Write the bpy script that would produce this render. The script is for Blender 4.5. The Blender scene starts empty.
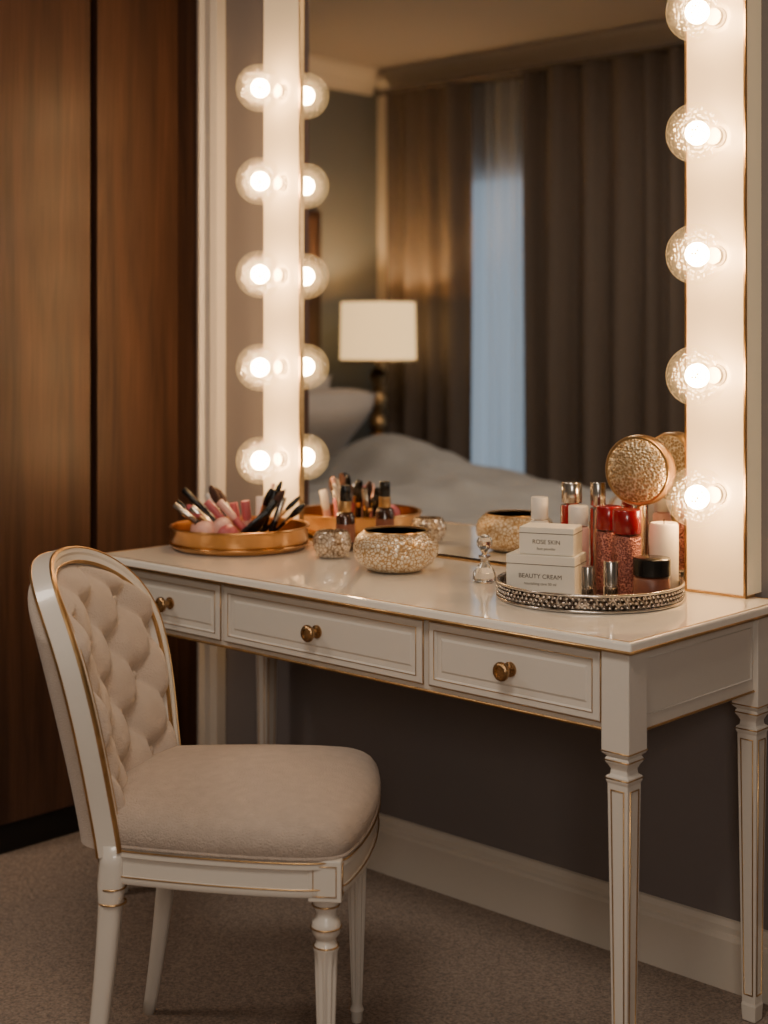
import bpy, bmesh, math, random
from mathutils import Vector, Matrix, Quaternion
random.seed(4)
D=bpy.data; SC=bpy.context.scene
COL=SC.collection
pi=math.pi
def lin(r,g,b):
    f=lambda c:(c/255/12.92) if c/255<=.04045 else ((c/255+.055)/1.055)**2.4
    return (f(r),f(g),f(b),1)
# ---------------------------------------------------------------- materials
def mat(name,col,rough=.5,metal=0,bump=0,bscale=50,emit=None,es=0,coat=0,trans=0,var=0,vscale=5,sheen=0,vstretch=None):
    m=D.materials.new(name); m.use_nodes=True; nt=m.node_tree; b=nt.nodes['Principled BSDF']
    b.inputs['Base Color'].default_value=col; b.inputs['Roughness'].default_value=rough; b.inputs['Metallic'].default_value=metal
    b.inputs['Coat Weight'].default_value=coat; b.inputs['Transmission Weight'].default_value=trans
    b.inputs['Sheen Weight'].default_value=sheen
    if emit: b.inputs['Emission Color'].default_value=emit; b.inputs['Emission Strength'].default_value=es
    tc=nt.nodes.new('ShaderNodeTexCoord')
    if bump:
        n=nt.nodes.new('ShaderNodeTexNoise'); n.inputs['Scale'].default_value=bscale; n.inputs['Detail'].default_value=4
        bp=nt.nodes.new('ShaderNodeBump'); bp.inputs['Strength'].default_value=bump; bp.inputs['Distance'].default_value=.01
        nt.links.new(tc.outputs['Object'],n.inputs['Vector']); nt.links.new(n.outputs['Fac'],bp.inputs['Height']); nt.links.new(bp.outputs['Normal'],b.inputs['Normal'])
    if var:
        n=nt.nodes.new('ShaderNodeTexNoise'); n.inputs['Scale'].default_value=vscale; n.inputs['Detail'].default_value=5
        mp=nt.nodes.new('ShaderNodeMapping')
        if vstretch: mp.inputs['Scale'].default_value=vstretch
        nt.links.new(tc.outputs['Object'],mp.inputs['Vector']); nt.links.new(mp.outputs[0],n.inputs['Vector'])
        r=nt.nodes.new('ShaderNodeValToRGB'); r.color_ramp.elements[0].position=.3; r.color_ramp.elements[1].position=.7
        r.color_ramp.elements[0].color=tuple(c*(1-var) for c in col[:3])+(1,)
        r.color_ramp.elements[1].color=tuple(min(1,c*(1+var)) for c in col[:3])+(1,)
        nt.links.new(n.outputs['Fac'],r.inputs[0]); nt.links.new(r.outputs[0],b.inputs['Base Color'])
    return m
def crackle(name,c1,c2,scale,metal=.6,rough=.25,feature='DISTANCE_TO_EDGE',th=.12):
    m=mat(name,c1,rough,metal); nt=m.node_tree; b=nt.nodes['Principled BSDF']
    tc=nt.nodes.new('ShaderNodeTexCoord'); v=nt.nodes.new('ShaderNodeTexVoronoi'); v.feature=feature; v.inputs['Scale'].default_value=scale
    r=nt.nodes.new('ShaderNodeValToRGB'); r.color_ramp.elements[0].color=c2; r.color_ramp.elements[1].color=c1
    r.color_ramp.elements[0].position=th*.4; r.color_ramp.elements[1].position=th
    bp=nt.nodes.new('ShaderNodeBump'); bp.inputs['Strength'].default_value=.7; bp.inputs['Distance'].default_value=.003
    nt.links.new(tc.outputs['Object'],v.inputs['Vector']); nt.links.new(v.outputs['Distance'],r.inputs[0]); nt.links.new(r.outputs[0],b.inputs['Base Color'])
    nt.links.new(v.outputs['Distance'],bp.inputs['Height']); nt.links.new(bp.outputs[0],b.inputs['Normal'])
    return m
M={}
M['wall']=mat('wall_paint_taupe',lin(124,117,116),.75,bump=.05,bscale=300)
M['wallb']=mat('bedroom_wall_grey',lin(120,123,122),.8,bump=.05,bscale=300)
M['ceil']=mat('ceiling_paint',lin(180,171,160),.9,bump=.03,bscale=200)
M['trim']=mat('trim_white',lin(222,214,202),.4,bump=.02,bscale=100)
M['paint']=mat('furniture_cream_lacquer',lin(218,212,203),.3,coat=.35,bump=.03,bscale=60)
M['top']=mat('tabletop_gloss',lin(250,246,237),.09,coat=.8,var=.02,vscale=3)
M['gold']=mat('gold_trim',lin(196,160,112),.34,1,var=.15,vscale=40)
M['brass']=mat('antique_brass',lin(176,142,102),.25,1,bump=.2,bscale=300)
M['copper']=mat('brushed_gold_tray',lin(186,140,90),.28,1,var=.15,vscale=20)
M['silver']=mat('silver_metal',lin(205,198,190),.2,1,var=.1,vscale=60)
M['black']=mat('black_gloss',lin(14,13,14),.25,var=.2,vscale=10)
M['fabric']=mat('beige_velvet',lin(188,173,160),.85,bump=.35,bscale=350,sheen=.3,var=.06,vscale=8)
M['fabric2']=mat('beige_seat_linen',lin(190,174,161),.9,bump=.7,bscale=380,sheen=.2,var=.07,vscale=60)
M['white']=mat('white_plastic',lin(225,220,212),.35,var=.03,vscale=10)
M['paper']=mat('box_card',lin(228,222,208),.6,var=.03,vscale=10)
M['ink']=mat('print_ink',lin(70,62,58),.6,var=.1,vscale=10)
M['red']=mat('red_plastic',lin(140,12,22),.22,coat=.5,var=.08,vscale=20)
M['pink']=mat('pink_plastic',lin(226,178,165),.35,var=.06,vscale=20)
M['rose']=mat('rose_plastic',lin(180,90,98),.4,var=.1,vscale=20)
M['brown']=mat('amber_glass',lin(60,30,15),.12,coat=.5,var=.2,vscale=20)
M['nude']=mat('brown_powder',lin(120,72,55),.4,var=.15,vscale=60)
M['bristle']=mat('brush_bristle',lin(70,45,38),.9,bump=.6,bscale=400)
M['crystal']=mat('crystal_glass',(.95,.93,.9,1),.03,trans=1,bump=.1,bscale=60)
M['wax']=mat('candle_wax',lin(240,225,200),.5,var=.03,vscale=8)
M['crk']=crackle('gold_crackle_glass',lin(232,220,198),lin(168,132,84),125,.35,.25,th=.16)
M['crk2']=crackle('silver_crackle_glass',lin(215,200,180),lin(120,95,70),110,.5,.2)
M['glit']=crackle('gold_glitter',lin(225,208,178),lin(160,132,92),200,.7,.3,'F1',.9)
M['rglit']=crackle('rose_glitter',lin(190,125,108),lin(110,55,50),300,.5,.35,'F1',.8)
M['beads']=crackle('silver_beading',lin(215,205,195),lin(70,60,55),110,.9,.25,'F1',.9)
M['plinth']=mat('black_plinth',lin(16,14,13),.5,var=.1)
M['curt']=mat('curtain_brown',lin(108,97,88),.9,bump=.15,bscale=200,var=.05,vscale=3,vstretch=(8,8,.4))
M['bedding']=mat('bed_linen',lin(168,167,164),.9,bump=.15,bscale=12,var=.05)
M['pillow']=mat('pillow_linen',lin(206,196,186),.9,bump=.15,bscale=12,var=.05)
M['bedbase']=mat('bed_upholstery',lin(95,86,80),.9,bump=.2,bscale=200)
M['art']=mat('art_canvas',lin(84,60,46),.7,var=.3,vscale=4)
M['darkwood']=mat('dark_wood',lin(62,42,30),.4,var=.25,vscale=8,vstretch=(8,8,.6))
def walnut():
    m=mat('walnut_veneer',lin(92,56,34),.42); nt=m.node_tree; b=nt.nodes['Principled BSDF']
    tc=nt.nodes.new('ShaderNodeTexCoord'); mp=nt.nodes.new('ShaderNodeMapping'); mp.inputs['Scale'].default_value=(7,7,.5)
    n=nt.nodes.new('ShaderNodeTexNoise'); n.inputs['Scale'].default_value=2.2; n.inputs['Detail'].default_value=9; n.inputs['Distortion'].default_value=1.2
    mp2=nt.nodes.new('ShaderNodeMapping'); mp2.inputs['Scale'].default_value=(90,90,2)
    n2=nt.nodes.new('ShaderNodeTexNoise'); n2.inputs['Scale'].default_value=3; n2.inputs['Detail'].default_value=5
    r=nt.nodes.new('ShaderNodeValToRGB'); e=r.color_ramp.elements
    e[0].position=.3; e[0].color=lin(60,40,30); e[1].position=.7; e[1].color=lin(94,64,47)
    r2=nt.nodes.new('ShaderNodeValToRGB'); r2.color_ramp.elements[0].color=(.6,.57,.54,1); r2.color_ramp.elements[0].position=.3; r2.color_ramp.elements[1].position=.6
    mx=nt.nodes.new('ShaderNodeMixRGB'); mx.blend_type='MULTIPLY'; mx.inputs[0].default_value=.7
    L=nt.links.new
    L(tc.outputs['Object'],mp.inputs[0]);L(tc.outputs['Object'],mp2.inputs[0]);L(mp.outputs[0],n.inputs['Vector']);L(mp2.outputs[0],n2.inputs['Vector'])
    L(n.outputs['Fac'],r.inputs[0]);L(n2.outputs['Fac'],r2.inputs[0]);L(r.outputs[0],mx.inputs[1]);L(r2.outputs[0],mx.inputs[2]);L(mx.outputs[0],b.inputs['Base Color'])
    return m
M['walnut']=walnut()
def carpet():
    m=mat('carpet',lin(126,110,104),.97,bump=.9,bscale=300,sheen=.3); nt=m.node_tree; b=nt.nodes['Principled BSDF']
    tc=nt.nodes.new('ShaderNodeTexCoord'); n=nt.nodes.new('ShaderNodeTexNoise'); n.inputs['Scale'].default_value=190; n.inputs['Detail'].default_value=3
    r=nt.nodes.new('ShaderNodeValToRGB'); r.color_ramp.elements[0].position=.35; r.color_ramp.elements[1].position=.65
    r.color_ramp.elements[0].color=lin(112,92,78); r.color_ramp.elements[1].color=lin(172,146,124)
    nt.links.new(tc.outputs['Object'],n.inputs['Vector']); nt.links.new(n.outputs['Fac'],r.inputs[0]); nt.links.new(r.outputs[0],b.inputs['Base Color'])
    return m
M['carpet']=carpet()
def simple(name,build):
    m=D.materials.new(name); m.use_nodes=True; nt=m.node_tree; nt.nodes.clear(); o=nt.nodes.new('ShaderNodeOutputMaterial'); s=build(nt); nt.links.new(s,o.inputs[0]); return m
def b_mirror(nt):
    g=nt.nodes.new('ShaderNodeBsdfGlossy'); g.inputs['Roughness'].default_value=0; g.inputs['Color'].default_value=(.94,.94,.93,1); return g.outputs[0]
M['mirror']=simple('mirror_silvering',b_mirror)
def b_core(nt):
    e=nt.nodes.new('ShaderNodeEmission'); e.inputs[0].default_value=(1,.60,.27,1); e.inputs[1].default_value=290; return e.outputs[0]
M['core']=simple('bulb_filament_glow',b_core)
def b_shell(nt):
    # blown glass with seeds (small bubbles); glow, rim and sparkle painted in as emission
    L=nt.links.new
    lw=nt.nodes.new('ShaderNodeLayerWeight'); lw.inputs[0].default_value=.5
    tc=nt.nodes.new('ShaderNodeTexCoord'); v=nt.nodes.new('ShaderNodeTexVoronoi'); v.inputs['Scale'].default_value=135
    t=nt.nodes.new('ShaderNodeBsdfTransparent'); g=nt.nodes.new('ShaderNodeBsdfGlossy'); g.inputs['Roughness'].default_value=.08; g.inputs['Color'].default_value=(1,.95,.88,1)
    bp=nt.nodes.new('ShaderNodeBump'); bp.inputs['Strength'].default_value=.6; bp.inputs['Distance'].default_value=.004
    L(tc.outputs['Object'],v.inputs['Vector']); L(v.outputs['Distance'],bp.inputs['Height']); L(bp.outputs[0],g.inputs['Normal'])
    e=nt.nodes.new('ShaderNodeEmission'); e.inputs[0].default_value=(1,.58,.22,1); e.inputs[1].default_value=2.6
    r=nt.nodes.new('ShaderNodeValToRGB'); r.color_ramp.elements[0].color=(1,1,1,1); r.color_ramp.elements[0].position=.14; r.color_ramp.elements[1].color=(0,0,0,1); r.color_ramp.elements[1].position=.34
    L(v.outputs['Distance'],r.inputs[0])
    rf=nt.nodes.new('ShaderNodeValToRGB'); cr=rf.color_ramp; cr.elements[0].position=0; cr.elements[0].color=(.8,)*3+(1,)
    cr.elements[1].position=1; cr.elements[1].color=(.45,)*3+(1,)
    for p_,c_ in ((.12,.32),(.35,.10),(.7,.04),(.86,.10)):
        q=cr.elements.new(p_); q.color=(c_,)*3+(1,)
    L(lw.outputs['Facing'],rf.inputs[0])
    sc=nt.nodes.new('ShaderNodeMath'); sc.operation='MULTIPLY'; sc.inputs[1].default_value=.32; L(r.outputs[0],sc.inputs[0])
    ad=nt.nodes.new('ShaderNodeMath'); ad.operation='ADD'; ad.use_clamp=True; L(sc.outputs[0],ad.inputs[0]); L(rf.outputs[0],ad.inputs[1])
    m1=nt.nodes.new('ShaderNodeMixShader'); L(ad.outputs[0],m1.inputs[0]); L(t.outputs[0],m1.inputs[1]); L(e.outputs[0],m1.inputs[2])
    m2=nt.nodes.new('ShaderNodeMixShader'); m2.inputs[0].default_value=.045; L(m1.outputs[0],m2.inputs[1]); L(g.outputs[0],m2.inputs[2])
    return m2.outputs[0]
M['shell']=simple('bulb_glass',b_shell)
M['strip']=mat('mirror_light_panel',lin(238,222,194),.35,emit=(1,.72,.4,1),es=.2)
def b_sheer(nt):
    L=nt.links.new
    t=nt.nodes.new('ShaderNodeBsdfTransparent'); d=nt.nodes.new('ShaderNodeBsdfDiffuse'); d.inputs[0].default_value=(.6,.6,.6,1)
    tr=nt.nodes.new('ShaderNodeBsdfTranslucent'); tr.inputs[0].default_value=(.8,.82,.85,1)
    a=nt.nodes.new('ShaderNodeMixShader'); a.inputs[0].default_value=.6; L(d.outputs[0],a.inputs[1]); L(tr.outputs[0],a.inputs[2])
    b=nt.nodes.new('ShaderNodeMixShader'); b.inputs[0].default_value=.85; L(t.outputs[0],b.inputs[1]); L(a.outputs[0],b.inputs[2]); return b.outputs[0]
M['sheer']=simple('sheer_voile',b_sheer)
M['shade']=mat('lampshade_linen',lin(235,205,150),.8,emit=(1,.62,.26,1),es=1.5,bump=.1,bscale=200)
# ---------------------------------------------------------------- geometry helpers
def empty(name,loc=(0,0,0),rz=0):
    e=D.objects.new(name,None); e.empty_display_size=.05; e.location=loc; e.rotation_euler=(0,0,rz); COL.objects.link(e); return e
def mk(name,vs,fs,m,par=None,smooth=False,loc=None,bevel=0,sub=0,auto=None):
    me=D.meshes.new(name); me.from_pydata([tuple(v) for v in vs],[],fs); me.update()
    bm=bmesh.new(); bm.from_mesh(me); bmesh.ops.recalc_face_normals(bm,faces=bm.faces); bm.to_mesh(me); bm.free()
    o=D.objects.new(name,me); COL.objects.link(o)
    if isinstance(m,str): m=M[m]
    me.materials.append(m)
    if par: o.parent=par
    if loc is not None: o.location=loc
    if smooth: 
        for p in me.polygons: p.use_smooth=True
    if bevel:
        b=o.modifiers.new('bevel','BEVEL'); b.width=bevel; b.segments=2; b.limit_method='ANGLE'
    if sub:
        s=o.modifiers.new('sub','SUBSURF'); s.levels=sub; s.render_levels=sub
    return o
def box(name,c,s,m,par=None,bevel=0,rz=0):
    x,y,z=[k/2 for k in s]
    vs=[(-x,-y,-z),(x,-y,-z),(x,y,-z),(-x,y,-z),(-x,-y,z),(x,-y,z),(x,y,z),(-x,y,z)]
    fs=[(0,3,2,1),(4,5,6,7),(0,1,5,4),(1,2,6,5),(2,3,7,6),(3,0,4,7)]
    o=mk(name,vs,fs,m,par,loc=c,bevel=bevel); o.rotation_euler=(0,0,rz); return o
def bx(name,x0,x1,y0,y1,z0,z1,m,par=None,bevel=0):
    return box(name,((x0+x1)/2,(y0+y1)/2,(z0+z1)/2),(x1-x0,y1-y0,z1-z0),m,par,bevel)
def lathe(name,prof,m,par=None,loc=(0,0,0),seg=32,smooth=True,flute=0,fz=None,n=0):
    vs=[];fs=[]
    for (r,z) in prof:
        for i in range(seg):
            a=2*pi*i/seg; rr=r
            if flute and fz[0]<z<fz[1]: rr=r*(1-flute*(.5+.5*math.cos(n*a)))
            vs.append((rr*math.cos(a),rr*math.sin(a),z))
    k=len(prof)
    for j in range(k-1):
        for i in range(seg):
            fs.append((j*seg+i,j*seg+(i+1)%seg,(j+1)*seg+(i+1)%seg,(j+1)*seg+i))
    if prof[0][0]>1e-5: fs.append(tuple(range(seg)))
    if prof[-1][0]>1e-5: fs.append(tuple((k-1)*seg+i for i in range(seg)))
    o=mk(name,vs,fs,m,par,loc=loc)
    if smooth:
        for p in o.data.polygons: p.use_smooth=len(p.vertices)==4
        try:
            o.data.set_sharp_from_angle(angle=math.radians(45))
        except Exception: pass
    return o
def wire(name,pts,r,m,par=None,cyc=False,res=2):
    c=D.curves.new(name,'CURVE'); c.dimensions='3D'; c.bevel_depth=r; c.bevel_resolution=res
    s=c.splines.new('POLY'); s.points.add(len(pts)-1)
    for i,p in enumerate(pts): s.points[i].co=(p[0],p[1],p[2],1)
    s.use_cyclic_u=cyc; c.use_fill_caps=True
    c.materials.append(M[m]); o=D.objects.new(name,c); COL.objects.link(o)
    if par: o.parent=par
    return o
def sqleg(name,prof,m,par,loc):
    vs=[];fs=[]
    for h,z in prof: vs+=[(-h,-h,z),(h,-h,z),(h,h,z),(-h,h,z)]
    for j in range(len(prof)-1):
        for i in range(4): fs.append((j*4+i,j*4+(i+1)%4,(j+1)*4+(i+1)%4,(j+1)*4+i))
    fs.append((0,1,2,3)); k=len(prof)-1; fs.append((4*k,4*k+1,4*k+2,4*k+3))
    return mk(name,vs,fs,m,par,loc=loc,bevel=.0012)
def sphere(name,r,m,par,loc,seg=24,rings=16,scale=(1,1,1)):
    prof=[(r*math.sin(pi*i/rings),-r*math.cos(pi*i/rings)) for i in range(rings+1)]
    prof[0]=(1e-6,-r); prof[-1]=(1e-6,r)
    o=lathe(name,prof,m,par,loc,seg); o.scale=scale
    for p in o.data.polygons: p.use_smooth=True
    return o
# ---------------------------------------------------------------- room shell
YW=2.5; YB=-1.12; XL=-5.6; XR=1.6; H=2.73
bx('floor',XL-.1,XR+.1,YB-.1,YW+.1,-.1,0,'carpet')
bx('ceiling',XL-.1,XR+.1,YB-.1,YW+.1,H,H+.1,'ceil')
bx('wall_vanity',XL-.1,XR+.1,YW,YW+.1,0,H,'wall')
bx('wall_bedhead',XL-.1,XL,YB,YW,0,H,'wallb')
bx('wall_right',XR,XR+.1,YB,YW,0,H,'wallb')
wx0,wx1,wz0,wz1=-5.15,-4.1,.15,2.14
w=empty('wall_window')
bx('wall_part_1',XL-.1,wx0,YB-.1,YB,0,H,'wallb',w); bx('wall_part_2',wx1,XR+.1,YB-.1,YB,0,H,'wallb',w)
bx('wall_part_3',wx0,wx1,YB-.1,YB,0,wz0,'wallb',w); bx('wall_part_4',wx0,wx1,YB-.1,YB,wz1,H,'wallb',w)
w=empty('window_1')
for i,(a,b,c,d) in enumerate([(wx0,wx0+.05,wz0,wz1),(wx1-.05,wx1,wz0,wz1),(wx0+.05,wx1-.05,wz0,wz0+.05),(wx0+.05,wx1-.05,wz1-.05,wz1),((wx0+wx1)/2-.02,(wx0+wx1)/2+.02,wz0+.05,wz1-.05)]):
    bx('frame_%d'%i,a,b,YB-.08,YB-.03,c,d,'trim',w)
def mould(name,prof,p0,p1,out,m):
    vs=[];fs=[];k=len(prof)
    for p in (p0,p1):
        for o_,z in prof: vs.append((p[0]+out[0]*o_,p[1]+out[1]*o_,z))
    for i in range(k): fs.append((i,(i+1)%k,k+(i+1)%k,k+i))
    fs.append(tuple(range(k))); fs.append(tuple(range(k,2*k)))
    return mk(name,vs,fs,m)
bb=[(0,0),(.02,0),(.02,.095),(.017,.102),(.012,.106),(.012,.118),(.006,.128),(0,.13)]
mould('baseboard_vanity',bb,(-2.895,YW),(XR,YW),(0,-1),'trim')
mould('baseboard_bedhead',bb,(XL,YB+.02),(XL,YW),(1,0),'trim')
mould('baseboard_window',bb,(XL,YB),(XR,YB),(0,1),'trim')
mould('baseboard_right',bb,(XR,YB+.02),(XR,YW-.02),(-1,0),'trim')
cr=[(0,H),(0,H-.13),(.02,H-.13),(.025,H-.11),(.05,H-.07),(.09,H-.03),(.1,H-.02),(.11,H)]
mould('trim_1',cr,(XL,YB),(XR,YB),(0,1),'trim'); mould('trim_2',cr,(XL,YB+.11),(XL,YW-.11),(1,0),'trim')
mould('trim_3',cr,(XL,YW),(XR,YW),(0,-1),'trim'); mould('trim_4',cr,(XR,YB+.11),(XR,YW-.11),(-1,0),'trim')
bx('trim_5',XL,XL+.06,YB,YB+.05,.13,H-.13,'trim')
vs=[];fs=[];pr=[(-2.975,0),(-2.975,.03),(-2.96,.035),(-2.952,.022),(-2.925,.022),(-2.917,.035),(-2.895,.03),(-2.895,0)]
for z in (0,H-.13):
    for x,o_ in pr: vs.append((x,YW-o_,z))
k=len(pr)
for i in range(k): fs.append((i,(i+1)%k,k+(i+1)%k,k+i))
fs+= [tuple(range(k)),tuple(range(k,2*k))]
mk('trim_6',vs,fs,'trim')
# ---------------------------------------------------------------- wardrobe
wd=empty('wardrobe')
bx('carcass',-3.68,-3.085,1.925,2.495,.07,H-.14,'black',wd)
bx('plinth',-3.66,-3.075,1.93,2.495,0,.07,'plinth',wd)
bx('door_right',-3.085,-3.06,2.214,2.495,.075,H-.14,'walnut',wd,.002)
bx('door_left',-3.085,-3.06,1.92,2.194,.075,H-.14,'walnut',wd,.002)
bx('end_panel',-3.68,-3.0851,1.918,1.925,.0,H-.14,'walnut',wd)
bx('filler',-3.06,-2.977,2.475,2.495,.075,H-.14,'walnut',wd)
bx('filler_plinth',-3.07,-2.977,2.48,2.495,0,.075,'plinth',wd)
# ---------------------------------------------------------------- vanity table
X0,X1,Y0,Y1=-2.705,-1.29,1.955,2.47
vt=empty('vanity_table')
bx('tabletop',X0,X1,Y0,Y1,.742,.76,'top',vt,.004)
def rect(x0,x1,y0,y1,z): return [(x0,y0,z),(x1,y0,z),(x1,y1,z),(x0,y1,z)]
wire('gold_edge',rect(X0-.001,X1+.001,Y0-.001,Y1,.7435),.0028,'gold',vt,True)
wire('gold_edge_top',rect(X0+.006,X1-.006,Y0+.006,Y1-.006,.7602),.001,'gold',vt,True)
bx('apron_front',X0+.05,X1-.05,1.982,2.0,.605,.742,'paint',vt,.001)
bx('apron_back',X0+.05,X1-.05,2.43,2.45,.605,.742,'paint',vt,.001)
bx('apron_right',X1-.035,X1-.018,2.0,2.44,.605,.742,'paint',vt,.001)
bx('apron_left',X0+.018,X0+.035,2.0,2.44,.605,.742,'paint',vt,.001)
bx('apron_base',X0+.035,X1-.035,2.0,2.44,.607,.615,'paint',vt)
wire('gold_apron_line',[(X0+.05,1.980,.607),(X1-.06,1.980,.607)],.0028,'gold',vt)
wire('gold_side_line',[(X1-.017,2.0,.607),(X1-.017,2.39,.607)],.0022,'gold',vt)
def drawer(name,x0,x1,z0,z1,y):
    i1,i2=.012,.02
    def r(d,yy): return [(x0+d,yy,z0+d),(x1-d,yy,z0+d),(x1-d,yy,z1-d),(x0+d,yy,z1-d)]
    vs=r(0,y+.02)+r(0,y+.002)+r(.002,y)+r(i1,y)+r(i1+.004,y+.005)+r(i2+.006,y+.005)+r(i2+.01,y+.003)
    fs=[(0,1,2,3)]
    for j in range(6):
        for i in range(4): fs.append((j*4+i,j*4+(i+1)%4,j*4+4+(i+1)%4,j*4+4+i))
    fs.append((24,25,26,27))
    mk(name,vs,fs,'paint',vt)
    wire(name+'_gold',[(a,b-.0003,c) for a,b,c in r(i1+.001,y)],.0009,'gold',vt,True)
    wire(name+'_edge',[(a,b,c) for a,b,c in r(-.001,y+.004)],.0014,'gold',vt,True)
    cx=(x0+x1)/2; zc=(z0+z1)/2
    k=lathe(name+'_knob',[(.013,0),(.013,.003),(.006,.006),(.006,.016),(.012,.019),(.0165,.024),(.0165,.028),(.013,.032),(.009,.0325),(.008,.030),(.0001,.031)],'brass',vt,(cx,y+.003,zc),28)
    k.rotation_euler=(pi/2,0,0)
for nm,a,b in (('drawer_1',-2.63,-2.305),('drawer_2',-2.29,-1.747),('drawer_3',-1.73,-1.362)):
    drawer(nm,a,b,.62,.733,1.972)
for nm,x in (('side_panel_right',X1-.0175),('side_panel_left',X0+.0175)):
    wire(nm,[(x,2.02,.63),(x,2.37,.63),(x,2.37,.722),(x,2.02,.722)],.0016,'paint',vt,True)
legp=[(.010,0),(.013,.002),(.0145,.03),(.0135,.035),(.0135,.037),(.0195,.525),(.0215,.53),(.0215,.537),(.0165,.540),(.0155,.548),(.0195,.556),(.0225,.560),(.0225,.566),(.020,.569),(.0265,.575),(.0265,.742)]
def tleg(i,x,y):
    sqleg('leg_%d'%i,legp,'paint',vt,(x,y,0))
    for k_,(dx,dy) in enumerate([(0,-1),(1,0),(0,1),(-1,0)]):
        tx,ty=-dy,dx
        P=[]
        for t,z in ((-1,.05),(1,.05),(1,.515),(-1,.515)):
            h=.0135+(.0195-.0135)*(z-.037)/.488
            q=h*.62
            P.append((x+dx*(h+.0002)+tx*t*q,y+dy*(h+.0002)+ty*t*q,z))
        wire('leg_%d_gold_%d'%(i,k_),P,.0015,'gold',vt,True)
    for z,h in ((.5335,.0218),(.563,.0228),(.578,.0268)):
        wire('leg_%d_ring_%d'%(i,int(z*1000)),rect(x-h,x+h,y-h,y+h,z),.0012,'gold',vt,True)
tleg(1,X1-.035,1.99); tleg(2,X1-.035,2.405); tleg(3,X0+.04,1.99); tleg(4,X0+.05,2.425)
# ---------------------------------------------------------------- vanity mirror with bulbs
vm=empty('vanity_mirror')
mx0,mx1,gx0,gx1,mz0,mz1,my=-2.68,-1.357,-2.549,-1.482,.7645,2.25,2.437
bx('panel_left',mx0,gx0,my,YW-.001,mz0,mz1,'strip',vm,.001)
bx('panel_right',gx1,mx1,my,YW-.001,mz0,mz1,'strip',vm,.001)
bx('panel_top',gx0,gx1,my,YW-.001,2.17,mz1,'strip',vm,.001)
bx('back_board',gx0,gx1,my+.01,YW-.001,mz0,2.17,'darkwood',vm)
mk('glass',[(gx0,my+.004,mz0+.004),(gx1,my+.004,mz0+.004),(gx1,my+.004,2.17),(gx0,my+.004,2.17)],[(0,1,2,3)],'mirror',vm)
bx('base_rail',mx0-.003,mx1+.003,my-.003,2.47,.7605,.7645,'gold',vm,.0005)
for i,x in enumerate((gx0,gx1,mx1)): bx('gold_strip_%d'%i,x-.002,x+.002,my-.003,my+.004,mz0,mz1 if i==2 else 2.17,'gold',vm)
bc=0
bulbpos=[(x,z) for x in (-2.613,-1.415) for z in (.95,1.174,1.398,1.622,1.846)]
R=.056
prof=[]
for i in range(0,25):
    a=pi*i/24*.90
    prof.append((max(1e-6,R*math.sin(a)),-R*math.cos(a)))
for x,z in bulbpos:
    yc=my-.074; bc+=1
    o=lathe('bulb_%d'%bc,prof+[(.0160,.056),(.0155,.062)],'shell',vm,(x,yc,z),40); o.rotation_euler=(-pi/2,0,0)
    for p in o.data.polygons: p.use_smooth=True
    sphere('filament_%d'%bc,.0225,'core',vm,(x,yc+.002,z),12,8)
    s=lathe('socket_%d'%bc,[(.02,0),(.02,.004),(.016,.006),(.016,.014)],'strip',vm,(x,my,z),20); s.rotation_euler=(pi/2,0,0)
# ---------------------------------------------------------------- chair
CH=empty('upholstered_chair',(-2.03,1.528,0),math.radians(37))
ZB=.43
def sm(t): t=max(0,min(1,t)); return t*t*(3-2*t)
def ztop(y): 
    q=min(1,abs(y)/.222); return .695+.168*(1-q**2.3)**(1/2.3)
def Bp(u,v):
    y=u*.222; z=ZB+v*(ztop(y)-ZB)
    s=.88+.12*sm((z-ZB)/.26); yy=y*s
    t=(z-ZB)/.43
    x=-.022-.105*max(0,t)**1.15+.068*(yy/.22)**2
    return Vector((x,yy,z))
NU,NV=84,84
PW,PH,Z0=.128,.135,.50
def us(i,n): return -math.cos(pi*i/n)
def backgrid(name,side,m):
    vs=[];fs=[]
    for j in range(NV+1):
        for i in range(NU+1):
            u=us(i,NU)*.93; v=.0+.965*j/NV
            p=Bp(u,v); y,z=p.y,p.z
            ed=min((1-abs(u)/.93)*.222,(1-v/.965)*(ztop(u*.222)-ZB)+.0)
            dome=math.sqrt(max(0,min(1,ed/.04)*(2-min(1,ed/.04))))
            if side>0:
                zz=(z-Z0)/PH
                a=y/PW+zz; b=y/PW-zz
                if zz<0:
                    ca=abs(math.sin(pi*y/PW)); cr_=ca**.6
                else:
                    ca=min(abs(math.sin(pi*a)),abs(math.sin(pi*b))); cr_=min(1,ca*1.25)**.6
                ra,rb=round(a),round(b)
                dy=y-(ra+rb)/2*PW; dz=(z-Z0)-(ra-rb)/2*PH
                bd=1-math.exp(-(dy*dy+dz*dz)/(2*.019**2)) if (zz>-.3) else 1
                h=cr_*.42+bd*.58
                p.x+=.006+dome*(.008+.036*h)
            else: p.x-=.012+.028*dome
            vs.append(p)
    for j in range(NV):
        for i in range(NU):
            a=j*(NU+1)+i; fs.append((a,a+1,a+NU+2,a+NU+1))
    return mk(name,vs,fs,m,CH,True)
backgrid('back_cushion',1,'fabric'); backgrid('back_outer',-1,'fabric')
n=0
for ia in range(-6,12):
    for ib in range(-12,8):
        y=(ia+ib)/2*PW; z=Z0+(ia-ib)/2*PH
        if z<.49 or abs(y)>.17: continue
        s=.88+.12*sm((z-ZB)/.26); yb=y/s
        if z>ztop(yb)-.04 : continue
        v=(z-ZB)/(ztop(yb)-ZB); p=Bp(yb/.222,v); n+=1
        b=sphere('button_%d'%n,.0095,'fabric',CH,(p.x+.020,p.y,p.z),14,8,(.6,1,1))
path=[]
for j in range(0,41): path.append(Bp(-1,j/40))
for i in range(1,80): path.append(Bp(us(i,80),1))
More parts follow.
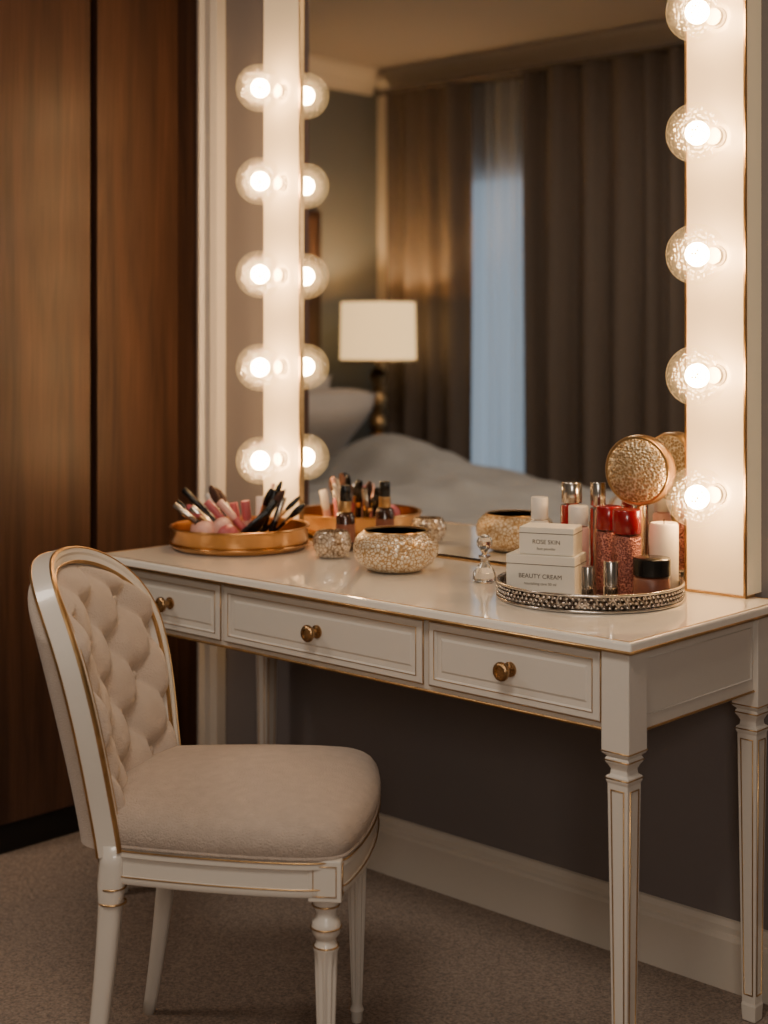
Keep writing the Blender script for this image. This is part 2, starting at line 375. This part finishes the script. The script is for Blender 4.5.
for j in range(40,-1,-1): path.append(Bp(1,j/40))
path=[p for k_,p in enumerate(path) if k_==0 or (p-path[k_-1]).length>.0004]
def frames(path,closed=False):
    out=[]
    n=len(path)
    for i,p in enumerate(path):
        a=path[max(0,i-1)]; b=path[min(n-1,i+1)]
        t=(b-a).normalized(); N=Vector((1,0,.28)).normalized()
        O=t.cross(N).normalized(); 
        c=Vector((p.x,0,.62)); 
        if O.dot(p-c)<0: O=-O
        out.append((p,O,N))
    return out
fr=frames(path)
def sweep(name,fr,prof,m,par):
    vs=[];fs=[];k=len(prof)
    for p,O,N in fr:
        for a,b in prof: vs.append(p+O*a+N*b)
    for j in range(len(fr)-1):
        for i in range(k): fs.append((j*k+i,j*k+(i+1)%k,(j+1)*k+(i+1)%k,(j+1)*k+i))
    fs.append(tuple(range(k))); fs.append(tuple((len(fr)-1)*k+i for i in range(k)))
    o=mk(name,vs,fs,m,par,True)
    o.data.set_sharp_from_angle(angle=math.radians(35)); return o
sweep('back_frame',fr,[(-.016,-.018),(-.016,.012),(-.011,.017),(-.002,.017),(.002,.020),(.009,.020),(.013,.015),(.013,-.016),(.009,-.020),(-.011,-.020)],'paint',CH)
sweep('back_gold_inner',fr,[(-.0165,.012),(-.0165,.015),(-.0125,.018),(-.0112,.0168)],'gold',CH)
sweep('back_gold_outer',fr,[(.0095,.0195),(.0100,.0220),(.0135,.0185),(.0140,.0150),(.0128,.0146)],'gold',CH)
sweep('back_gold_rear',fr,[(.0122,-.0155),(.0138,-.0165),(.0115,-.0208),(.009,-.0205)],'gold',CH)
def seat_outline():
    pts=[]
    for i in range(13):
        y=-.195+.39*i/12; pts.append((.068*(y/.22)**2-.03,y))
    def bez(p0,p1,p2,p3,n):
        r=[]
        for i in range(1,n+1):
            t=i/n; r.append(tuple(((1-t)**3)*p0[k]+3*(1-t)**2*t*p1[k]+3*(1-t)*t*t*p2[k]+t**3*p3[k] for k in range(2)))
        return r
    a0=pts[0][0]
    pts+=bez(pts[-1],(.12,.215),(.25,.232),(.345,.228),12)
    pts+=bez((.345,.228),(.40,.222),(.405,.2),(.41,.18),8)
    pts+=bez((.41,.18),(.435,.08),(.435,-.08),(.41,-.18),14)
    pts+=bez((.41,-.18),(.405,-.2),(.40,-.222),(.345,-.228),8)
    pts+=bez((.345,-.228),(.25,-.232),(.12,-.215),(a0,-.195),12)[:-1]
    return pts
SO=seat_outline(); NS=len(SO); cxs,cys=.19,0
def ringmesh(name,rings,m,close_top=True,close_bot=True,smooth=True):
    vs=[];fs=[]
    for s,off,z in rings:
        for (x,y) in SO:
            dx,dy=x-cxs,y-cys; L_=math.hypot(dx,dy); k=s+off/L_
            vs.append((cxs+dx*k,cys+dy*k,z))
    for j in range(len(rings)-1):
        for i in range(NS): fs.append((j*NS+i,j*NS+(i+1)%NS,(j+1)*NS+(i+1)%NS,(j+1)*NS+i))
    if close_top: fs.append(tuple((len(rings)-1)*NS+i for i in range(NS)))
    if close_bot: fs.append(tuple(range(NS)))
    return mk(name,vs,fs,m,CH,smooth)
rings=[(1,-.012,.43),(1,-.004,.437),(1,.003,.448),(1,.006,.460),(1,.003,.473),(1,-.006,.484),(1,-.018,.492),(1,-.032,.498)]
for s in (.78,.70,.6,.5,.4,.3,.2,.1,.03): rings.append((s,0,.494+.034*(1-(s/.95)**2)))
ringmesh('seat_cushion',rings,'fabric2')
o=ringmesh('seat_rail',[(1,-.025,.384),(1,.0,.384),(1,.002,.387),(1,.002,.394),(1,-.002,.397),(1,-.002,.424),(1,.004,.428),(1,.004,.436),(1,.0,.439),(1,-.02,.439)],'paint'); o.data.set_sharp_from_angle(angle=math.radians(35))
def oring(name,off,z,r,m='gold'):
    P=[]
    for x,y in SO:
        dx,dy=x-cxs,y-cys; L_=math.hypot(dx,dy); k=1+off/L_; P.append((cxs+dx*k,cys+dy*k,z))
    wire(name,P,r,m,CH,True)
oring('rail_gold_top',.0045,.4375,.0015); oring('rail_gold_low',.002,.396,.0012); oring('cushion_piping',.002,.443,.003,'fabric2')
lp=[(.0085,0),(.0105,.004),(.0105,.015),(.013,.02),(.0095,.028),(.010,.032),(.0185,.262),(.0205,.268),(.0165,.273),(.0150,.280),(.0215,.288),(.0235,.297),(.0215,.306),(.0165,.311),(.0155,.318),(.020,.326),(.0215,.334),(.0215,.345)]
KS=1.11
lp=[(r,z*KS) for r,z in lp]
lp2=[]
for i in range(len(lp)-1):
    a,b=lp[i],lp[i+1]; nn=12 if b[1]-a[1]>.1 else 1
    for k in range(nn): lp2.append((a[0]+(b[0]-a[0])*k/nn,a[1]+(b[1]-a[1])*k/nn))
lp2.append(lp[-1])
for i,(x,y) in enumerate(((.375,-.195),(.375,.195))):
    lathe('front_leg_%d'%(i+1),lp2,'paint',CH,(x,y,0),60,True,.2,(.05,.285),10)
    for z,r in ((.27*KS,.0195),(.297*KS,.0238),(.328*KS,.0212)):
        wire('front_leg_%d_ring_%d'%(i+1,int(z*1000)),[(x+r*math.cos(a*pi/12),y+r*math.sin(a*pi/12),z) for a in range(24)],.0014,'gold',CH,True)
    sg=-1 if y<0 else 1
    box('corner_block_%d'%(i+1),(x+.002,y+sg*.003,.409),(.052,.056,.064),'paint',CH,.002)
    for dx,dy in ((0,sg),(1,0)):
        tx,ty=-dy,dx; c=Vector((x+.002+dx*.0265,y+sg*.003+dy*.0285,.409))
        wire('corner_gold_%d'%(i+1),[c+Vector((tx*a*.018,ty*a*.018,b*.023)) for a,b in ((-1,-1),(1,-1),(1,1),(-1,1))],.0011,'gold',CH,True)
for i,y in enumerate((-.19,.19)):
    vs=[];fs=[];K=14
    for k in range(K+1):
        t=k/K; z=.445*(1-t); x=.034-.045*t**1.6; h=.021*(1-.45*t)
        if .80<(z/.445)<.86: h*=1.12
        for a in range(16):
            an=2*pi*a/16; c_,s_=math.cos(an),math.sin(an); q=.75
            vs.append((x+h*math.copysign(abs(c_)**q,c_),y+h*math.copysign(abs(s_)**q,s_)*.95,z))
    for k in range(K):
        for a in range(16): fs.append((k*16+a,k*16+(a+1)%16,(k+1)*16+(a+1)%16,(k+1)*16+a))
    fs+=[tuple(range(16)),tuple(K*16+a for a in range(16))]
    mk('rear_leg_%d'%(i+1),vs,fs,'paint',CH,True)
    for z in (.352,.376):
        wire('rear_leg_%d_ring_%d'%(i+1,int(z*1000)),[(.033+.0215*math.cos(a*pi/10),y+.0205*math.sin(a*pi/10),z) for a in range(20)],.0018,'gold',CH,True)
# ---------------------------------------------------------------- table items
TZ=.7606
def tray(name,loc,r,h,m,mi,th=.004):
    e=empty(name,loc)
    lathe('dish',[(r*.93,0),(r*.97,.003),(r,.01),(r,h-.004),(r+.003,h-.001),(r+.002,h+.002),(r-.003,h+.001),(r-th,h-.005),(r-th,.008),(r*.95,.006),(1e-5,.006)],m,e,(0,0,0),72)
    return e
t1=tray('gold_tray',(-2.55,2.245,TZ),.158,.05,'copper','copper')
for i,z in enumerate((.012,.05)):
    wire('rim_%d'%i,[(.1595*math.cos(a*pi/36),.1595*math.sin(a*pi/36),z) for a in range(72)],.0028,'copper',t1,True)
t2=tray('silver_tray',(-1.578,2.255,TZ),.170,.030,'beads','beads')
lathe('mirror_base',[(.16,.0062),(.16,.0075),(1e-5,.0075)],'silver',t2,(0,0,0),64)
for i,z in enumerate((.003,.031)):
    wire('rim_%d'%i,[(.172*math.cos(a*pi/36),.172*math.sin(a*pi/36),z) for a in range(72)],.0026,'silver',t2,True)
vs=[];fs=[]
for row,zz in enumerate((.0095,.017,.0245)):
    for i in range(100):
        a=2*pi*(i+.5*(row%2))/100; c=Vector((.1715*math.cos(a),.1715*math.sin(a),zz)); b0=len(vs); r=.0038
        for dz,rr,cnt in ((-1,0,1),(0,1,6),(1,0,1)):
            for k in range(cnt):
                an=2*pi*k/6; vs.append(c+Vector((rr*r*math.cos(an),rr*r*math.sin(an),dz*r)))
        for k in range(6):
            fs.append((b0,b0+1+(k+1)%6,b0+1+k)); fs.append((b0+7,b0+1+k,b0+1+(k+1)%6))
mk('beading',vs,fs,'silver',t2,True)
cx,cy=-2.55,2.245; zb=TZ+.009
KIT=empty('makeup_brushes_and_cosmetics',(0,0,0))
def stick(name,base,tip,parts,par=None):
    b=Vector(base); d=Vector(tip)-b
    e=empty(name,b); e.rotation_mode='QUATERNION'; e.rotation_quaternion=Vector((0,0,1)).rotation_difference(d.normalized()); e.parent=KIT
    for i,(p,m) in enumerate(parts): lathe('part_%d'%i,p,m,e,(0,0,0),16)
    return e
def brush(base,tip,L=.15,h='black',f='silver',w=.011,br='bristle'):
    hl=L-.045
    return stick('makeup_brush',base,tip,[([(.0001,0),(.003,.002),(.0045,hl*.4),(.004,hl-.02)],h),([(.0042,hl-.02),(.0055,hl-.01),(w*.7,hl)],f),([(w*.7,hl),(w,hl+.015),(w*.95,hl+.03),(w*.5,hl+.042),(.0001,hl+.045)],br)])
def tube(name,base,tip,L,r,m1,m2):
    return stick(name,base,tip,[([(r*.9,0),(r,.002),(r,L*.5)],m1),([(r*.8,L*.5),(r*.8,L*.5+.004),(r*1.02,L*.5+.004),(r*1.02,L-.002),(r*.9,L)],m2)])
def T(dx,dy,dz): return (cx+dx,cy+dy,zb+dz)
brush(T(.02,.02,0),T(.10,.10,.11),.155,'black','gold',.006,'black')
brush(T(.03,.0,0),T(.095,.055,.13),.15,'black','black',.009)
brush(T(.01,.04,0),T(.05,.085,.14),.155,'black','silver',.007,'black')
brush(T(.045,.03,0),T(.13,.075,.09),.14,'black','silver',.008,'black')
brush(T(-.01,.0,0),T(-.075,-.02,.12),.15,'black','silver',.010)
brush(T(.0,.03,0),T(.05,.05,.12),.14,'rose','gold',.008,'black')
tube('mascara_tube',T(.04,-.02,0),T(.085,.02,.09),.125,.008,'black','black')
tube('mascara_tube',T(.06,.03,0),T(.09,.07,.14),.115,.0075,'black','silver')
tube('mascara_tube',T(-.03,-.04,.01),T(-.10,-.09,.075),.13,.0075,'black','silver')
tube('mascara_tube',T(.02,-.05,.0),T(.08,-.0,.07),.12,.0085,'black','black')
tube('mascara_tube',T(.03,.03,.0),T(.06,.055,.12),.13,.008,'black','black')
tube('mascara_tube',T(-.04,-.02,.03),T(-.115,-.07,.12),.13,.0075,'black','black')
tube('lip_gloss_tube',T(-.05,-.01,.01),T(-.13,-.075,.09),.135,.006,'white','black')
tube('lip_gloss_tube',T(-.04,.02,.01),T(-.095,-.02,.11),.12,.0085,'silver','white')
tube('lip_gloss_tube',T(.0,-.05,.02),T(-.06,-.10,.09),.10,.009,'rose','silver')
tube('lip_gloss_tube',T(.03,-.03,.02),T(-.03,-.075,.10),.11,.009,'pink','rose')
tube('lip_gloss_tube',T(.05,-.01,.02),T(.0,-.05,.09),.11,.0085,'rose','pink')
brush(T(-.02,.05,0),T(-.09,.0,.12),.15,'rose','silver',.011)
brush(T(.03,-.06,.02),T(-.05,-.09,.075),.13,'rose','gold',.010,'rose')
tube('lipstick',T(.0,.0,.01),T(-.01,-.01,.09),.085,.0095,'gold','rose')
tube('lipstick',T(.02,.01,.01),T(.02,.0,.09),.09,.0105,'pink','rose')
tube('lipstick',T(-.02,.08,.0),T(-.03,.09,.09),.10,.0095,'pink','white')
tube('cosmetic_pencil',T(.02,.05,0),T(.01,.09,.11),.14,.0045,'rose','pink')
tube('cosmetic_pencil',T(.03,.06,0),T(.03,.11,.11),.13,.0045,'pink','white')
def blob(name,loc,s,m):
    o=sphere(name,1,m,KIT,loc,20,14,s); return o
blob('makeup_sponge_1',T(-.075,-.055,.028),(.026,.022,.026),'pink')
blob('makeup_sponge_2',T(-.02,-.09,.030),(.030,.024,.028),'pink')
blob('makeup_sponge_3',T(.045,-.075,.028),(.024,.026,.026),'rose')
blob('makeup_sponge_4',T(.01,-.06,.04),(.026,.024,.026),'pink')
pc=empty('powder_compact_1',T(-.02,-.02,.0)); pc.parent=KIT; lathe('case',[(.034,0),(.036,.003),(.036,.013),(.034,.016),(1e-5,.017)],'rose',pc,(0,0,0),32)
pc=empty('powder_compact_2',T(.07,-.03,.0)); pc.parent=KIT; lathe('case',[(.026,0),(.028,.003),(.028,.018),(.026,.02),(1e-5,.021)],'black',pc,(0,0,0),32)
v=empty('crackle_glass_votive',(-2.283,2.280,TZ))
lathe('glass',[(.026,0),(.034,.006),(.0405,.02),(.0435,.034),(.039,.050),(.034,.058),(.032,.058),(.037,.048),(.040,.034),(.036,.018),(.025,.006),(1e-5,.006)],'crk2',v,(0,0,0),40)
v=empty('decorative_bowl',(-2.055,2.240,TZ))
lathe('bowl',[(.045,0),(.058,.004),(.078,.018),(.0885,.038),(.0895,.052),(.084,.068),(.073,.079),(.066,.083),(.063,.082),(.069,.075),(.079,.062),(.083,.048),(.076,.03),(.055,.01),(1e-5,.008)],'crk',v,(0,0,0),64)
lathe('rim',[(.064,.0815),(.0685,.0825),(.067,.085),(.0635,.0845),(.064,.0815)],'gold',v,(0,0,0),64)
lathe('wax_fill',[(.076,.05),(.077,.062),(.070,.070),(.066,.074),(1e-5,.074)],'wax',v,(0,0,0),48)
v=empty('serum_bottle',(-2.335,2.375,TZ))
lathe('body',[(.018,0),(.022,.003),(.022,.075),(.018,.085),(.009,.09)],'brown',v,(0,0,0),32); lathe('label',[(.0222,.02),(.0223,.021),(.0223,.06),(.0222,.061)],'nude',v,(0,0,0),32)
lathe('neck',[(.0135,.088),(.014,.089),(.014,.11),(.0135,.112)],'gold',v,(0,0,0),32); lathe('cap',[(.0115,.112),(.0125,.113),(.0125,.145),(.011,.148),(1e-5,.1485)],'black',v,(0,0,0),32)
v=empty('perfume_bottle',(-1.826,2.25,TZ))
lathe('body',[(.022,0),(.024,.003),(.022,.02),(.013,.034),(.008,.040),(.008,.048),(.011,.050),(.011,.053),(.006,.054)],'crystal',v,(0,0,0),8,False)
lathe('stopper',[(.005,.054),(.006,.060),(.015,.072),(.016,.082),(.010,.092),(1e-5,.095)],'crystal',v,(0,0,0),8,False)
lathe('collar',[(.0115,.048),(.012,.049),(.012,.053),(.0115,.054)],'silver',v,(0,0,0),20)
TT=TZ+.0082
def cbox(name,loc,s,rz,lines):
    e=empty(name,loc,rz); box('carton',(0,0,s[2]/2),s,'paper',e,.0015)
    box('lid_seam',(0,0,s[2]*.78),(s[0]+.0006,s[1]+.0006,.0012),'ink',e)
    for k,(txt,sz,z) in enumerate(lines):
        c=D.curves.new('print_%d'%k,'FONT'); c.body=txt; c.size=sz; c.align_x='CENTER'; c.extrude=.0001; c.materials.append(M['ink'])
        o=D.objects.new('print_%d'%k,c); COL.objects.link(o); o.parent=e; o.location=(0,-s[1]/2-.0004,z); o.rotation_euler=(pi/2,0,0)
cbox('cosmetic_box',(-1.622,2.180,TT),(.130,.080,.078),math.radians(20),[('BEAUTY CREAM',.0115,.036),('nourishing care 50 ml',.007,.024)])
cbox('cosmetic_box',(-1.614,2.183,TT+.0785),(.102,.068,.050),math.radians(22),[('ROSE SKIN',.011,.020),('face powder',.007,.009)])
def bottle(name,loc,r,hb,hc,mb,mc,rc=None,neck=.004):
    rc=rc or r; e=empty(name,loc)
    lathe('body',[(r*.92,0),(r,.003),(r,hb-.004),(r*.9,hb),(r*.6,hb+.001),(r*.6,hb+neck)],mb,e,(0,0,0),32)
    lathe('cap',[(rc*.97,hb+neck),(rc,hb+neck+.001),(rc,hb+neck+hc-.002),(rc*.94,hb+neck+hc),(1e-5,hb+neck+hc+.0005)],mc,e,(0,0,0),32); return e
bottle('glitter_polish_bottle',(-1.572,2.308,TT),.0235,.110,.044,'rglit','red')
bottle('glitter_polish_bottle',(-1.514,2.282,TT),.0265,.110,.044,'rglit','red')
bottle('lotion_bottle',(-1.630,2.292,TT),.021,.115,.036,'pink','white',.019)
bottle('lotion_bottle',(-1.716,2.284,TT),.018,.12,.042,'white','white',.0165)
bottle('cream_jar',(-1.447,2.262,TT),.033,.044,.032,'nude','black',.034,.002)
bottle('perfume_atomizer',(-1.676,2.335,TT),.022,.15,.040,'red','silver',.020)
bottle('perfume_atomizer',(-1.636,2.366,TT),.016,.145,.045,'silver','silver',.015)
for x,y,h,r in ((-1.509,2.150,.068,.011),(-1.477,2.176,.078,.013)):
    e=empty('lipstick',(x,y,TT))
    lathe('case',[(r,0),(r*1.03,.001),(r*1.03,h*.42),(r*.9,h*.43),(r*.9,h*.46),(r,h*.47),(r,h-.002),(r*.93,h),(1e-5,h)],'silver',e,(0,0,0),28)
e=empty('pillar_candle',(-1.478,2.352,TT)); lathe('wax',[(.026,0),(.027,.002),(.027,.125),(.024,.13),(.01,.127),(1e-5,.1265)],'wax',e,(0,0,0),32); lathe('wick',[(.001,.126),(.001,.136),(1e-5,.1362)],'black',e,(0,0,0),8)
gc=empty('round_glitter_perfume',(-1.548,2.378,TT))
lathe('foot',[(.024,0),(.025,.002),(.022,.006),(.008,.012),(.005,.03),(.005,.10),(.009,.125),(.006,.148),(.006,.158)],'gold',gc,(0,0,0),28)
disc=empty('disc',(0,0,0)); disc.parent=gc; disc.location=(0,0,.222)
n_=Vector((.16,-.98,.0)).normalized(); disc.rotation_mode='QUATERNION'; disc.rotation_quaternion=Vector((0,0,1)).rotation_difference(n_)
DS=1.05
def ds(p): return [(max(1e-5,r*DS) if r>1e-4 else 1e-5,z) for r,z in p]
lathe('gold_case',ds([(.058,-.022),(.062,-.019),(.0645,-.010),(.0645,.010),(.0615,.015),(.057,.0155)]),'gold',disc,(0,0,0),56)
lathe('glitter_face',ds([(.0575,.0155),(.054,.019),(.035,.023),(1e-5,.0245)]),'glit',disc,(0,0,0),56)
lathe('glitter_back',ds([(1e-5,-.025),(.04,-.0245),(.0575,-.022)]),'glit',disc,(0,0,0),56)
# ---------------------------------------------------------------- bedroom behind (seen in the mirror)
bed=empty('bed')
bx('base',-5.48,-3.2,-.32,1.3,.08,.34,'bedbase',bed,.02); bx('headboard',-5.57,-5.48,-.36,1.34,.0,1.08,'bedbase',bed,.03)
bx('mattress',-5.46,-3.22,-.3,1.28,.34,.56,'bedding',bed,.05)
for i,(a,b) in enumerate(((-3.28,-.25),(-3.28,1.22),(-5.4,-.25),(-5.4,1.22))): bx('foot_%d'%i,a-.03,a+.03,b-.03,b+.03,0,.09,'darkwood',bed)
NX,NY=90,60; vs=[];fs=[]
for j in range(NY+1):
    for i in range(NX+1):
        x=-5.3+2.14*i/NX; y=-.36+1.70*j/NY
        z=.60+.02*math.sin(x*3.1+y*2)+.015*math.sin(x*9+y*7)+.01*math.sin(y*13-x*4)
        z+=.24*math.exp(-(((x+4.46)/.36)**2+((y+.0)/.30)**2))+.06*math.exp(-(((x+3.9)/.3)**2+((y-.3)/.4)**2))
        z+=.008*math.sin(x*23+math.sin(y*9)*2)+.006*math.sin(y*31+math.sin(x*11)*2)
        e_=min((y+.36),(1.34-y),(-3.16-x))/.09
        if e_<1: z-= .30*(1-max(0,e_))**2
        vs.append((x,y,z))
for j in range(NY):
    for i in range(NX): a=j*(NX+1)+i; fs.append((a,a+1,a+NX+2,a+NX+1))
dv=mk('duvet',vs,fs,'bedding',bed,True); s_=dv.modifiers.new('thick','SOLIDIFY'); s_.thickness=.03; s_.offset=-1
def pillow(name,loc,s,ry,m):
    vs=[];fs=[];n=20
    for side in (1,-1):
        for j in range(n+1):
            for i in range(n+1):
                u=-1+2*i/n; v=-1+2*j/n; h=((1-u**4)*(1-v**4))**.5
                pin=1-.08*(1-abs(u*v))
                vs.append((u*s[0],v*s[1]*pin,side*s[2]*h))
    N=(n+1)**2
    for sd in (0,1):
        for j in range(n):
            for i in range(n): a=sd*N+j*(n+1)+i; fs.append((a,a+1,a+n+2,a+n+1))
    o=mk(name,vs,fs,m,bed,True,loc=loc); o.rotation_euler=(0,ry,0); return o
pillow('pillow_1',(-5.30,.03,.84),(.25,.33,.10),-1.1,'pillow'); pillow('pillow_2',(-5.30,.85,.84),(.25,.33,.10),-1.1,'pillow')
pillow('pillow_3',(-5.02,.08,.81),(.24,.36,.11),-.8,'pillow'); pillow('pillow_4',(-5.02,.85,.80),(.24,.34,.10),-.8,'bedding')
ns=empty('nightstand',(-5.3,-.68,0)); bx('body',-.24,.24,-.2,.2,.12,.6,'darkwood',ns,.005); bx('top',-.26,.26,-.22,.22,.6,.63,'darkwood',ns,.004)
bx('drawer_front',.24,.25,-.18,.18,.36,.57,'darkwood',ns,.003)
for i,(a,b) in enumerate(((-.2,-.16),(.2,-.16),(-.2,.16),(.2,.16))): bx('leg_%d'%i,a-.02,a+.02,b-.02,b+.02,0,.12,'darkwood',ns)
lm=empty('table_lamp',(-5.2,-.65,.63))
lathe('base',[(.075,0),(.08,.01),(.05,.02),(.03,.03),(.045,.06),(.055,.085),(.045,.11),(.022,.13),(.038,.15),(.05,.18),(.038,.21),(.02,.23),(.036,.26),(.052,.30),(.036,.34),(.018,.36),(.034,.39),(.046,.42),(.030,.45),(.010,.465),(.008,.52)],'gold',lm,(0,0,0),32)
lathe('shade',[(.195,.50),(.198,.50),(.192,.805),(.189,.805),(.195,.50)],'shade',lm,(0,0,0),48)
lathe('shade_trim',[(.197,.497),(.200,.497),(.200,.509),(.197,.509),(.197,.497)],'gold',lm,(0,0,0),48)
pf=empty('framed_picture'); bx('frame',XL+.001,XL+.03,-.60,.15,1.12,1.93,'darkwood',pf,.004); bx('canvas',XL+.03,XL+.034,-.56,.11,1.16,1.89,'art',pf)
def curtain(name,x0,x1,y,z0,z1,amp,wl,m,seed=0,th=0):
    n=int((x1-x0)/wl*16); vs=[];fs=[];nz=14
    for k in range(nz+1):
        z=z0+(z1-z0)*k/nz
        for i in range(n+1):
            x=x0+(x1-x0)*i/n; ph=(x-x0)/wl*2*pi+1.1*math.sin(x*6+seed)
            a=amp*(.75+.25*math.sin(x*7+seed*2+z*.6))
            vs.append((x+.01*math.sin(ph*.5+z),y+a*math.sin(ph+.25*math.sin(z*1.3+x*3)),z))
    for k in range(nz):
        for i in range(n): a=k*(n+1)+i; fs.append((a,a+1,a+n+2,a+n+1))
    return mk(name,vs,fs,m,None,True)
curtain('curtain',-5.46,-4.88,-.99,.02,2.59,.05,.15,'curt',1)
curtain('curtain',-4.49,-3.35,-.99,.02,2.59,.05,.165,'curt',3)
curtain('sheer_curtain',-5.2,-4.05,-1.07,.02,2.585,.022,.09,'sheer',2)
cr_=empty('curtain_rail_cover'); bx('spill_cover',-5.5,-3.3,-1.119,-.93,2.592,2.60,'curt',cr_)  # rail widened back to the wall, blocks daylight spilling over the sheer
# ---------------------------------------------------------------- lights
def area(name,loc,size,power,col,rot=(0,0,0)):
    l=D.lights.new(name,'AREA'); l.size=size; l.energy=power; l.color=col; o=D.objects.new(name,l); o.location=loc; o.rotation_euler=rot; COL.objects.link(o); return o
area('ceiling_fill',(-.9,.3,H-.03),.7,30,(1,.84,.68))  # unseen fill added to brighten the chair and table fronts
area('ceiling_fill',(-3.3,.55,H-.03),.5,16,(1,.84,.70))  # fill added for the bed, placed outside the mirror's view
o=area('room_fill',(.6,-.5,1.7),.6,17,(1,.86,.74)); o.rotation_euler=(Vector((-1.8,2.2,.45))-Vector((.6,-.5,1.7))).to_track_quat('-Z','Y').to_euler()  # added low fill from behind the camera for baseboard and lower wall
l=D.lights.new('lamp_bulb','POINT'); l.energy=16; l.color=(1,.70,.38); l.shadow_soft_size=.04; o=D.objects.new('lamp_bulb',l); o.location=(-5.2,-.65,1.3); COL.objects.link(o)
wd_=D.worlds.new('World'); SC.world=wd_; wd_.use_nodes=True; bg=wd_.node_tree.nodes['Background']; bg.inputs[0].default_value=(.5,.66,.82,1); bg.inputs[1].default_value=1.0
# ---------------------------------------------------------------- camera
cd=D.cameras.new('camera'); cam=D.objects.new('camera',cd); COL.objects.link(cam); SC.camera=cam
cam.location=(0,0,1.24); cam.rotation_euler=(pi/2,0,math.radians(43))
cd.sensor_width=36; cd.lens=1460/1024*36; cd.shift_y=-172/1024; cd.clip_start=.05
cd.dof.use_dof=True; cd.dof.focus_distance=2.6; cd.dof.aperture_fstop=2.8
